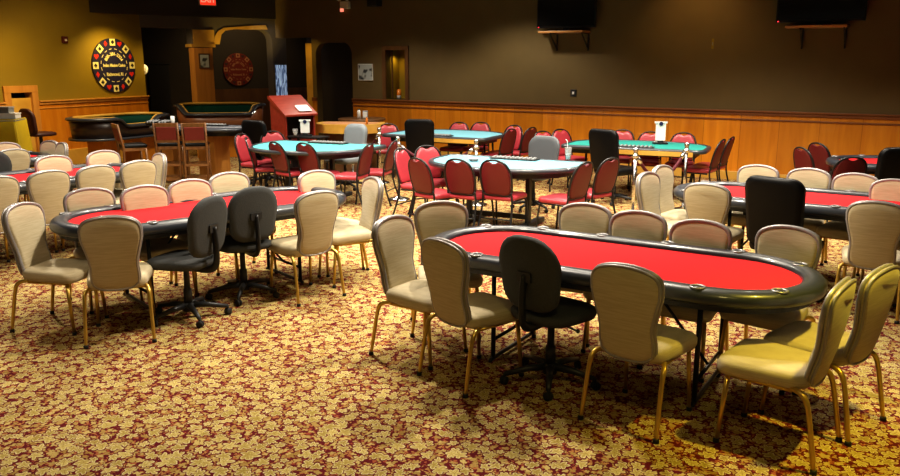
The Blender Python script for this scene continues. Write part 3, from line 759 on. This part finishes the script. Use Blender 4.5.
# ------------------------------------------------------------------ blackjack tables
def dshape(w,dn,df,n=24,e=2.2):
    # curved side toward -y (dn), nearly straight side toward +y (df)
    pts=[]
    for k in range(n+1):
        a=pi+pi*k/n; c,s_=cos(a),sin(a)
        pts.append((w/2*math.copysign(abs(c)**(2/e),c),-dn*abs(s_)**(2/e)))
    for k in range(1,8):
        a=pi/2*k/8; pts.append((w/2-.16+.16*cos(a) ,df-.16+.16*sin(a)))
    pts[-7:]=[(w/2-.0,.0+ (df-.16)*.5)]+[(w/2-.16+.16*cos(pi/2*k/6),df-.16+.16*sin(pi/2*k/6)) for k in range(0,7)]
    pts+=[(-x,y) for x,y in pts[-1:-9:-1]]
    return pts
def inset(pts,d):
    n=len(pts); out=[]
    for i in range(n):
        a=Vector(pts[i-1]); b=Vector(pts[i]); c=Vector(pts[(i+1)%n])
        t=(c-a).normalized(); nrm=Vector((-t.y,t.x)); out.append(tuple(b+nrm*d))
    return out
def bj(x,y,deg,label,felt,legs='tee',z=.77,w=2.05,dn=.85,df=.38,sc=1,strip=None,name='blackjack_table',catn='gaming table'):
    t=thing(name,label,catn,(x,y,0),R(deg),'blackjack tables' if name=='blackjack_table' else None)
    p=dshape(w,dn,df)
    rim=MB(); n=len(p); 
    rings=[[(*q,zz) for q in inset(p,d)] for d,zz in ((.07,z-.012),(.07,z+.004),(.05,z+.012),(.015,z+.008),(0,z-.015),(.01,z-.045),(.05,z-.05))]
    rim.loft(rings,cap=False,closed=True); obj('rim',rim,M['vinyl'],t)
    f=MB(); f.prism(inset(p,.068),z-.04,z); obj('felt_surface',f,felt,t)
    if strip:
        s=MB(); s.box(-w*.42,w*.10,df-.02,df+.012,z-.085,z-.02); obj('wood_edge',s,M['yellowwood'],t)
    a=MB(); a.prism(inset(p,.16),z-.12,z-.045); obj('underframe',a,M['blackpl'],t)
    tr=obj('chip_tray',MB().box(-.32,.32,df-.26,df-.09,z-.0,z+.018),M['black'],t,bevel=.004)
    m=MB()
    for k in range(10): m.tube([(-.27+k*.06,df-.24,z+.02),(-.27+k*.06,df-.11,z+.02)],.018,8)
    obj('chip_row',m,M['cable'],tr)
    if legs=='tee':
        for sx in (-.40,.40):
            m=MB().box(sx-.03,sx+.03,-.29,-.21,.05,z-.1).box(sx-.05,sx+.05,-.62,.22,0,.06)
            obj('leg',m,M['blackpl'],t,bevel=.01)
        obj('stretcher',MB().box(-.38,.38,-.27,-.23,.1,.16),M['blackpl'],t)
    elif legs=='four':
        for lx,ly in ((-.75,.18),(.75,.18),(-.6,-.5),(.6,-.5)):
            l=obj('leg',MB().tube([(lx,ly,z-.1),(lx*1.04,ly*1.04,.01)],.018,8),M['black'],t)
    return t
bj(.72,9.98,-27,'light blue felt blackjack table in the middle with red chairs',M['blue'],dn=.80,df=.42)
bj(-2.0,12.0,-24,'teal felt blackjack table left of centre in front of the wooden lectern',M['teal'],w=2.0,dn=1.0,df=.45)
bj(.0,14.05,153,'far light blue felt blackjack table near the wood panelled wall',M['blue'],'four',dn=.7,df=.75,strip=1)
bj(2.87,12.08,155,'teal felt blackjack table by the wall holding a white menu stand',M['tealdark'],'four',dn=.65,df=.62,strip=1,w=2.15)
t3=bj(-4.22,13.45,-18,'tall dark gaming table behind the wooden bar stools',M['dkfelt'],None,z=.93,w=1.85,dn=.55,df=.45,name='bar_height_table')
for lx in (-.6,.22): obj('pedestal',MB().box(lx-.16,lx+.16,-.2,.25,0,.82),M['pine'],t3,bevel=.01)

# craps tables
def craps(x,y,deg,label,L,W,low0,low1,zr=1.0,zl=.86,outer='tub'):
    t=thing('craps_table',label,'craps table',(x,y,0),R(deg),'craps tables')
    pts=race(L,W,16); n=len(pts)
    # densify straights
    dense=[]
    for i in range(n):
        a=pts[i]; b=pts[(i+1)%n]; d=math.hypot(b[0]-a[0],b[1]-a[1]); k=max(1,int(d/.08))
        for j in range(k):
            q=j/k; dense.append(tuple(a[m]+(b[m]-a[m])*q for m in range(4)))
    h_=len(dense)*0
    top=max(range(len(dense)),key=lambda i:(dense[i][1]>W/2-.01)*(10-abs(dense[i][0])))
    dense=dense[top:]+dense[:top]
    cum=[0]
    for i in range(1,len(dense)): cum.append(cum[-1]+math.hypot(dense[i][0]-dense[i-1][0],dense[i][1]-dense[i-1][1]))
    tot=cum[-1]
    def zt(s):
        s/=tot; e=.035
        def st(v): v=max(0,min(1,v)); return v*v*(3-2*v)
        return zr-(zr-zl)*st((s-low0)/e)*st((low1-s)/e)
    Z=[zt(s) for s in cum]
    def R_(o,dz): return [(p[0]+p[2]*o,p[1]+p[3]*o,Z[i]+dz) for i,p in enumerate(dense)]
    def F_(o,z): return [(p[0]+p[2]*o,p[1]+p[3]*o,z) for p in dense]
    m=MB(); m.loft([R_(-.13,-.03),R_(-.12,0),R_(-.06,.015),R_(0,0),R_(.01,-.03),R_(-.03,-.05),R_(-.10,-.05)],cap=False,closed=True); obj('top_rail',m,M['vinyl'],t)
    m=MB(); m.loft([R_(-.09,-.04),R_(-.05,-.04),F_(-.08,.64),F_(-.12,.64)],cap=False,closed=True); obj('tub_wall',m,M[outer],t)
    m=MB(); m.loft([R_(-.128,-.03),R_(-.135,-.03),F_(-.15,.70),F_(-.14,.70)],cap=False,closed=True); obj('inner_wall',m,M['green'],t)
    m=MB(); m.loft([R_(-.145,.0),R_(-.132,.022),R_(-.115,.016),R_(-.125,-.03),R_(-.14,-.04)],cap=False,closed=True); obj('inner_edge',m,M['yellowwood'],t)
    m=MB(); m.prism([(p[0]-p[2]*.09,p[1]-p[3]*.09) for p in dense],.66,.72); obj('felt_surface',m,M['green'],t)
    m=MB(); m.loft([F_(-.02,.60),F_(-.01,.615),F_(-.02,.64),F_(-.2,.64),F_(-.2,.60)],cap=False,closed=True); obj('lower_ledge',m,M['vinyl'],t)
    for sx in (-1,1): obj('pedestal',MB().box(sx*(L/2-.62)-.18,sx*(L/2-.62)+.18,-.22,.22,0,.66),M['wains'],t,bevel=.01)
    return t
craps(-6.3,15.2,64.6,'dark rimmed craps table along the mustard wall below the chip sign',2.1,1.1,.42,.60)
craps(-4.93,17.15,12,'craps table with green interior and yellow wood edge below the pine pillar',1.9,1.2,.33,.68,1.12,.95,'outerwood')

# ------------------------------------------------------------------ bar stools
def make_stool():
    t=thing('bar_stool','x','stool')
    s=MB(); s.loft([rrect(.36-2*i,.40-2*i,-.18+i,.20-i,.05,z) for z,i in ((.735,.01),(.74,0),(.775,0),(.79,.02),(.795,.06))]); obj('seat',s,M['leather'],t)
    obj('seat_rail',MB().box(-.18,.18,-.17,.18,.68,.735),M['stoolwood'],t,bevel=.005)
    for sx in (-1,1):
        obj('leg',MB().tube([(sx*.185,-.235,0.0),(sx*.180,-.185,.45),(sx*.18,-.18,.74),(sx*.185,-.25,1.13)],.021,4),M['stoolwood'],t)
        obj('leg',MB().tube([(sx*.19,.20,0.0),(sx*.18,.17,.72)],.021,4),M['stoolwood'],t)
    for z,r in ((.18,.012),(.42,.012)):
        obj('stretcher',MB().box(-.18,.18,-.215,-.19,z-.02,z+.02).box(-.18,.18,.17,.195,z-.02,z+.02).box(-.195,-.17,-.20,.18,z-.02,z+.02).box(.17,.195,-.20,.18,z-.02,z+.02),M['stoolwood'],t)
    m=MB(); m.T=Matrix.Translation((0,-.19,.80))@Matrix.Rotation(R(11),4,'X')
    m.box(-.17,.17,-.012,.012,.27,.335)
    obj('back_rail',m,M['stoolwood'],t)
    m=MB(); m.T=Matrix.Translation((0,-.19,.80))@Matrix.Rotation(R(11),4,'X'); m.box(-.17,.17,-.012,.012,0,.045); obj('lower_rail',m,M['stoolwood'],t)
    m=MB(); m.T=Matrix.Translation((0,-.19,.80))@Matrix.Rotation(R(11),4,'X'); m.box(-.158,.158,-.022,.025,.045,.27)
    obj('back_cushion',m,M['stoolred'],t,bevel=.01)
    return t
st=make_stool(); st.scale=(.96,.96,.94); sn=snapshot(st); st.location=(-4.52,12.75,0); st.rotation_euler[2]=R(100-90); st['label']='wooden bar stool with red back, middle one of the three'; st['group']='wooden bar stools'
st.scale=(.95,.95,.94)
dup(sn,(-4.08,12.73,0),R(12),'wooden bar stool with red back, rightmost of the three','wooden bar stools')
dup(sn,(-5.02,12.5,0),R(35-90),'wooden bar stool turned sideways, leftmost of the three','wooden bar stools')
# brown swivel bar chair on the far left
t=thing('bar_chair','burgundy brown swivel bar chair in front of the small wooden door','chair',(-7.38,14.3,0),R(60-90))
obj('seat',MB().loft([rrect(.40-2*i,.42-2*i,-.2+i,.22-i,.09,z) for z,i in ((.70,.02),(.71,0),(.75,0),(.77,.03))]),M['burg'],t)
obj('backrest',shell(.42,.74,1.2,.06,.16,.10,.06,-.19),M['burg'],t)
obj('pedestal',MB().lathe([(.2,0),(.2,.02),(.04,.04),(.03,.06),(.03,.69),(.06,.70)],16),M['black'],t)
# cart with yellow cloth and boxes
t=thing('cart','small table draped with a yellow cloth at the left edge','table',(-7.55,13.30,0),R(10))
obj('tabletop',MB().box(-.36,.36,-.28,.28,1.04,1.07),M['cable'],t,bevel=.01)
for sx in (-.33,.33):
    for sy in (-.25,.25): obj('leg',MB().tube([(sx,sy,0),(sx,sy,1.04)],.014,8),M['cable'],t)
m=MB(); N=40; rings=[]
for z,fl in ((1.005,0),(.99,.012),(.7,.03),(.45,.05)):
    rr=[]
    for k,(px,py,_) in enumerate(rrect(.70,.70,-.27,.27,.03,0,9)):
        q=1+fl*2.2+fl*1.2*sin(k*1.9); rr.append((px*q-.06*0,py*q,z))
    rings.append(rr)
m.loft(rings,cap=False); m.loft([[(x,y,0.934) for x,y,z in rings[0]],[(x*.5,y*.5,1.006) for x,y,z in rings[0]]])
cl=obj('cloth',m,M['yellowcloth'],loc=(-7.55,13.30,0.074),rz=R(10)); cl.name='tablecloth'; tag(cl,'yellow cloth draped over the small table at the left edge','cloth')
for (dx,dz,w,h,mt,lab) in ((-.02,1.082,.30,.09,'white','long white box on the yellow draped table'),(-.08,1.174,.22,.10,'cable','grey box stacked on top of the white box')):
    b=thing('storage_box',lab,'box',(-7.34+dx,13.30,dz),R(8)); obj('carton',MB().box(-w/2,w/2,-.12,.12,0,h*.8),M[mt],b,bevel=.004); obj('lid',MB().box(-w/2-.006,w/2+.006,-.126,.126,h*.8,h),M['white' if mt=='white' else 'rimgrey'],b)

# ------------------------------------------------------------------ lectern, counter, small tables
t=thing('lectern','red mahogany lectern with slanted top and dark open shelf','lectern',(-2.80,14.2,0),R(42))
pr=[(-.25,0),(.25,0),(.25,1.35),(.20,1.38),(-.25,1.10)]   # (y,z): low edge toward -y
for sx in (-.30,.27): obj('side_panel',MB().prism(pr,sx,sx+.03,'x'),M['mahog'],t,bevel=.004)
obj('back_panel',MB().box(-.27,.27,.22,.25,0,1.34),M['mahog'],t)
m=MB(); m.prism([(-.30,1.07),(-.30,1.105),(.25,1.42),(.28,1.40),(.28,1.36)],-.33,.33,'x'); obj('slanted_top',m,M['mahog'],t,bevel=.005)
for z in (.08,.62): obj('shelf',MB().box(-.27,.27,-.23,.22,z,z+.03),M['mahog'],t)
obj('shelf_shade',MB().box(-.27,.27,.19,.215,.1,1.1),M['black'],t)  # black sheet that stands for the shade inside the open shelf
pp=MB(); pp.T=Matrix.Translation((.12,-.17,1.20))@Matrix.Rotation(R(29.5),4,'X'); pp.box(-.13,.13,-.09,.09,0,.004).box(-.11,.12,-.07,.10,.004,.007)
pa=obj('paper_sheets',pp,M['white'],loc=(-2.80,14.2,0),rz=R(42)); tag(pa,'white papers lying on the slanted top of the lectern','paper')
# wooden counter
t=thing('wooden_counter','yellow wood counter with rounded edge between lectern and grey chair','counter',(-1.85,14.7,0),R(-8))
p=dshape(1.25,.45,.35); obj('countertop',MB().prism(p,.74,.90),M['yellowwood'],t,bevel=.02)
obj('inlay',MB().prism(inset(p,.10),.90,.906),M['tanprint'],t)
obj('base_panel',MB().prism(inset(p,.12),0,.74),M['darkwood'],t)
# round table behind
t=thing('round_table','dark round table against the wall near the framed niche','table',(-1.78,16.1,0))
obj('tabletop',MB().lathe([(.001,.84),(.46,.84),(.48,.86),(.48,.885),(.46,.895),(.001,.895)],32),M['darkwood'],t)
obj('pedestal',MB().lathe([(.26,0),(.26,.03),(.05,.06),(.045,.80),(.12,.84)],16),M['black'],t)
def menu(loc,rz,label,H=.30,W=.17):
    t=thing('menu_holder',label,'menu holder',loc,rz,'upright menu holders')
    obj('base',MB().box(-.11,.11,-.06,.06,0,.022).box(-.04,.04,-.02,.02,.022,.05),M['black'],t,bevel=.004)
    c=obj('card',MB().box(-W/2,W/2,-.006,.006,.05,.05+H),M['white'],t)
    obj('top_clip',MB().box(-W/2-.02,W/2+.02,-.012,.012,.05+H-.03,.05+H),M['white'],t)
    m=MB(); m.prism([(.03*cos(2*pi*k/16),.05+H-.035+.03*sin(2*pi*k/16)) for k in range(16)],-.016,-.012,'y'); obj('emblem',m,M['navy'],t)
menu((3.22,12.14,.776),R(-5),'white upright menu holder on the rear teal table',H=.29,W=.15)
t=thing('side_table','small black side table behind the left teal table','table',(-2.36,13.2,0),R(-24))
obj('tabletop',MB().box(-.32,.32,-.16,.16,.77,.80),M['black'],t,bevel=.006)
for sx in (-.28,.28):
    for sy in (-.12,.12): obj('leg',MB().box(sx-.015,sx+.015,sy-.015,sy+.015,0,.77),M['black'],t)
menu((-2.40,13.16,.802),R(10),'white upright menu holder in front of the lectern',H=.22,W=.15)
def cup(loc,label,h=.13,r=.035,straw=False,mt='glass',name='drinking_glass',full=True):
    t=thing(name,label,'glass',loc)
    obj('body',MB().lathe([(r*.75,0),(r,h),(r*.93,h),(r*.7,.008),(.001,.008)],14),M[mt],t)
    if full: obj('drink',MB().lathe([(.001,.009),(r*.69,.009),(r*.82,h*.55),(.001,h*.55)],12),M['white'],t)
    if straw: obj('straw',MB().tube([(.0,0.01,.02),(-.015,0.01,h+.08),(-.035,.01,h+.10)],.005,6),M['white'],t)
cup((1.50,10.02,.786),'clear plastic cup with white straw on the middle blue table',.16,.045,True)
cup((-2.56,13.14,.802),'short clear glass beside the white menu holder by the lectern',.12,.045)
def shaker(loc,label,mt,h=.12,r=.025,name='shaker',catn='shaker'):
    t=thing(name,label,catn,loc); obj('body',MB().lathe([(r,0),(r,h*.75),(r*.7,h*.85)],12),M[mt],t); obj('cap',MB().lathe([(r*.7,h*.85),(r*.75,h),(.001,h*1.02)],12),M['chrome'],t)
shaker((-1.82,15.95,.897),'tall white shaker on the dark round table','white',.19,.035)
t=thing('napkin_holder','white napkin dispenser on the dark round table','napkin holder',(-1.70,16.02,.897)); obj('case',MB().box(-.05,.05,-.05,.05,0,.15),M['rimgrey'],t,bevel=.006); obj('napkins',MB().box(-.042,.042,-.054,.045,.02,.13),M['white'],t)
shaker((-1.50,14.35,.908),'amber bottle on the yellow wood counter','amber',.13,.02,'sauce_bottle','bottle')
t=thing('sauce_bottle','white and amber bottle standing in the framed wall niche','bottle',onwall(3.33,y=.08,z=1.22)); obj('body',MB().lathe([(.05,0),(.05,.10),(.03,.15)],12),M['white'],t); obj('label_band',MB().lathe([(.051,.07),(.051,.1),(.045,.20),(.001,.2)],12),M['amber'],t)
t=thing('chip_rack','white and black chip rack on the tall dark gaming table','chip rack',(-4.95,13.75,0.934),R(-10))
obj('tray',MB().box(-.28,.16,-.10,.12,0,.07),M['black'],t,bevel=.008)
for k in range(7):
    m=MB().tube([(-.24+k*.055,-.105,.05),(-.24+k*.055,.10,.072)],.022,8); obj('chip_stack',m,M[('rimgrey','cable','rimgrey','black')[k%4]],t)
cup((-4.70,13.5,0.934),'tall white cup on the tall dark gaming table',.17,.035,False,'white','paper_cup',False)
for k in range(5):
    t=obj('playing_cards',MB().box(-.16,.16,-.05,.05,0,.006+.001*k),M['rimgrey'],loc=(-4.45+.26*k,13.35+.02*sin(k*2)-.03*k,0.932),rz=R(-20+9*k))
    tag(t,'pale card spread lying on the tall dark gaming table','cards','card spreads on the tall dark table')
t=thing('chip_tray_rack','small pale box on the low side of the rear craps table','box',(-5.2,16.9,.724),R(10)); obj('tray',MB().box(-.1,.1,-.05,.05,0,.07),M['tanprint'],t); obj('dice',MB().box(-.08,-.03,-.03,.03,.07,.10),M['white'],t)
t=thing('ashtray','small clear ashtray on the middle light blue table','ashtray',(.30,10.0,.776)); obj('dish',MB().lathe([(.05,0),(.07,.03),(.06,.03),(.045,.01),(.001,.01)],16),M['glass'],t); obj('rim',MB().lathe([(.055,.028),(.072,.028),(.072,.034),(.055,.034)],16),M['rimgrey'],t)
t=thing('post_finial','yellow wood upright block behind the lectern','block',(-2.95,15.35,0),R(-15)); obj('post',MB().box(-.05,.05,-.05,.05,0,1.12),M['darkwood'],t); m=MB(); m.T=Matrix.Translation((0,0,1.12))@Matrix.Rotation(R(10),4,'Y'); m.box(-.07,.07,-.05,.05,0,.25); obj('head',m,M['yellowwood'],t,bevel=.01)
# plant in the entry
t=thing('potted_plant','dark leafy potted plant in the unlit entry','plant',(-6.25,18.9,0))
obj('pot',MB().lathe([(.14,0),(.19,.30),(.20,.32),(.17,.32),(.16,.28),(.001,.28)],18),M['pot'],t)
m=MB()
for k in range(50):
    a=random.uniform(0,2*pi); e=random.uniform(.5,1.4); l=random.uniform(.35,.7); w_=.05
    pts=[Vector((cos(a)*l*q*cos(e)*(1+.4*q),sin(a)*l*q*cos(e)*(1+.4*q),.3+l*q*sin(e)-.35*q*q*l*.6)) for q in (0,.35,.7,1)]
    side=Vector((-sin(a),cos(a),0))
    vs=[]; 
    for q,pnt in zip((.2,1,.8,.05),pts): vs+= [pnt+side*w_*q,pnt-side*w_*q]
    m.add(vs,[(0,1,3,2),(2,3,5,4),(4,5,7,6)])
obj('foliage',m,M['leaf'],t)

# ------------------------------------------------------------------ posts and ropes
def make_post(x,y,label):
    t=thing('stanchion',label,'stanchion',(x,y,0),0,'chrome rope posts')
    obj('base',MB().lathe([(.001,0),(.17,0),(.17,.015),(.14,.03),(.05,.045),(.03,.06)],24),M['chrome'],t)
    obj('pole',MB().lathe([(.022,.05),(.022,.84)],14),M['chrome'],t)
    obj('cap',MB().lathe([(.03,.80),(.05,.82),(.05,.835),(.03,.85),(.025,.88),(.035,.90),(.03,.93),(.001,.94)],16),M['chrome'],t)
posts=[(2.37,10.08,'chrome rope post with full pole visible, right of the middle blue table'),(3.21,10.72,'chrome rope post in front of the rear teal table'),
 (.37,11.15,'chrome rope post showing only its top beyond the middle blue table'),(-.76,11.59,'chrome rope post between the left teal and the middle blue tables'),(-1.18,13.25,'chrome rope post left of the black high backed dealer chair'),(-1.72,13.95,'chrome rope post behind the light grey dealer chair')]
for p in posts: make_post(*p)
def rope(i,j,label,sag=.35):
    a=Vector((*posts[i][:2],.80)); b=Vector((*posts[j][:2],.80)); d=(b-a).normalized()*.05; a=a+d; b=b-d
    pts=[a+(b-a)*(k/14)+Vector((0,0,-sag*4*(k/14)*(1-k/14))) for k in range(15)]
    t=thing('velvet_rope',label,'rope',tuple(a),0,'maroon velvet ropes')
    L_=[tuple(p-a) for p in pts]
    obj('cord',MB().tube(L_,.022,8),M['rope'],t)
    for q,w_ in ((0,1),(14,13)):
        obj('end_hook',MB().tube([L_[q],tuple(Vector(L_[q]).lerp(Vector(L_[w_]),.9))],.027,8),M['chrome'],t)
rope(0,1,'maroon velvet rope hanging between the two posts right of centre',.30)
rope(2,3,'maroon velvet rope behind the middle light blue table',.22)
rope(4,5,'maroon velvet rope beside the light grey dealer chair',.25)

# ------------------------------------------------------------------ lights
def spot(x,y,z,w,col,ang=120,blend=.6,size=.12,tx=None):
    l=bpy.data.lights.new('spot','SPOT'); l.energy=w; l.color=col; l.spot_size=R(ang); l.spot_blend=blend; l.shadow_soft_size=size
    o=bpy.data.objects.new('spot_light',l); C.objects.link(o); o.location=(x,y,z)
    if tx: 
        d=Vector(tx)-Vector((x,y,z)); o.rotation_euler=d.to_track_quat('-Z','Y').to_euler()
    return o
def area(x,y,z,w,col,sx,sy,tx=None,spread=180):
    l=bpy.data.lights.new('area','AREA'); l.shape='RECTANGLE'; l.size=sx; l.size_y=sy; l.energy=w; l.color=col; l.spread=R(spread)
    o=bpy.data.objects.new('area_light',l); C.objects.link(o); o.location=(x,y,z)
    if tx:
        d=Vector(tx)-Vector((x,y,z)); o.rotation_euler=d.to_track_quat('-Z','Y').to_euler()
    return o
NEU=(1,.90,.74); WARM=(1,.74,.36); YEL=(1,.70,.16)
for (x,y,w) in ((-4.6,8.6,330),(-2.0,8.6,330),(.9,8.8,330),(3.6,8.6,300),(-3.2,12.4,330),(-.6,12.0,330),(1.6,11.4,330),(3.6,11.0,300),(-5.6,13.4,240),(.6,14.4,220),(-1.9,15.4,180),(6.2,9.0,280)):
    spot(x,y,3.7,w*1.05,NEU,124,.5,.10)
area(-.5,9.8,3.8,220,NEU,10,5,spread=120)
spot(2.5,3.5,3.3,400,(1,.78,.10),54,1,.06,tx=(2.15,3.85,0))
spot(-2.9,4.0,3.7,120,(1,.84,.60),100,.9,.15,tx=(-3.5,5.4,0))
spot(-1.4,2.6,3.7,45,WARM,110,.9,.2)
spot(-6.5,16.4,2.75,95,YEL,120,1,.05,tx=(-7.25,16.9,1.2))
spot(-6.9,13.9,2.5,75,YEL,120,1,.05,tx=(-8.1,14.6,1.2))
spot(-6.0,13.6,3.6,160,WARM,100,.8,.08,tx=(-7.6,15.6,.4))
spot(-4.7,18.4,1.2,90,YEL,70,.6,.05,tx=(-4.9,19.35,2.8))
spot(-3.6,17.8,2.9,30,YEL,70,.6,.05,tx=(-3.2,18.6,1.6))
spot(-4.6,18.9,3.0,22,(.75,.82,1),90,.6,.1,tx=(-4.2,19.8,2.1))
spot(-4.6,20.2,3.3,55,WARM,120,.6,.1,tx=(-5.6,21.4,1.6))
spot(-6.6,17.0,2.6,60,WARM,90,.8,.1,tx=(-5.6,18.6,1.2))
spot(3.7,13.1,3.5,35,(1,.6,.2),95,.9,.08,tx=(4.3,14.1,2.5))
spot(1.3,6.6,3.75,420,NEU,124,.5,.08)
spot(-1.3,7.2,3.75,260,NEU,124,.5,.08)
spot(.6,1.6,3.4,75,(1,.80,.28),80,.9,.25,tx=(.6,4.2,.7))
spot(-.1,6.1,3.6,300,NEU,155,.6,.12)
spot(-1.15,17.75,2.15,6,YEL,150,1,.05)

wd=bpy.data.worlds.new('world'); S.world=wd; wd.use_nodes=True
wd.node_tree.nodes['Background'].inputs[0].default_value=(1,.85,.65,1); wd.node_tree.nodes['Background'].inputs[1].default_value=.05
S.view_settings.view_transform='Standard'; S.view_settings.look='Medium High Contrast'; S.view_settings.exposure=.0; S.view_settings.gamma=1
S.cycles.max_bounces=6; S.cycles.sample_clamp_indirect=4
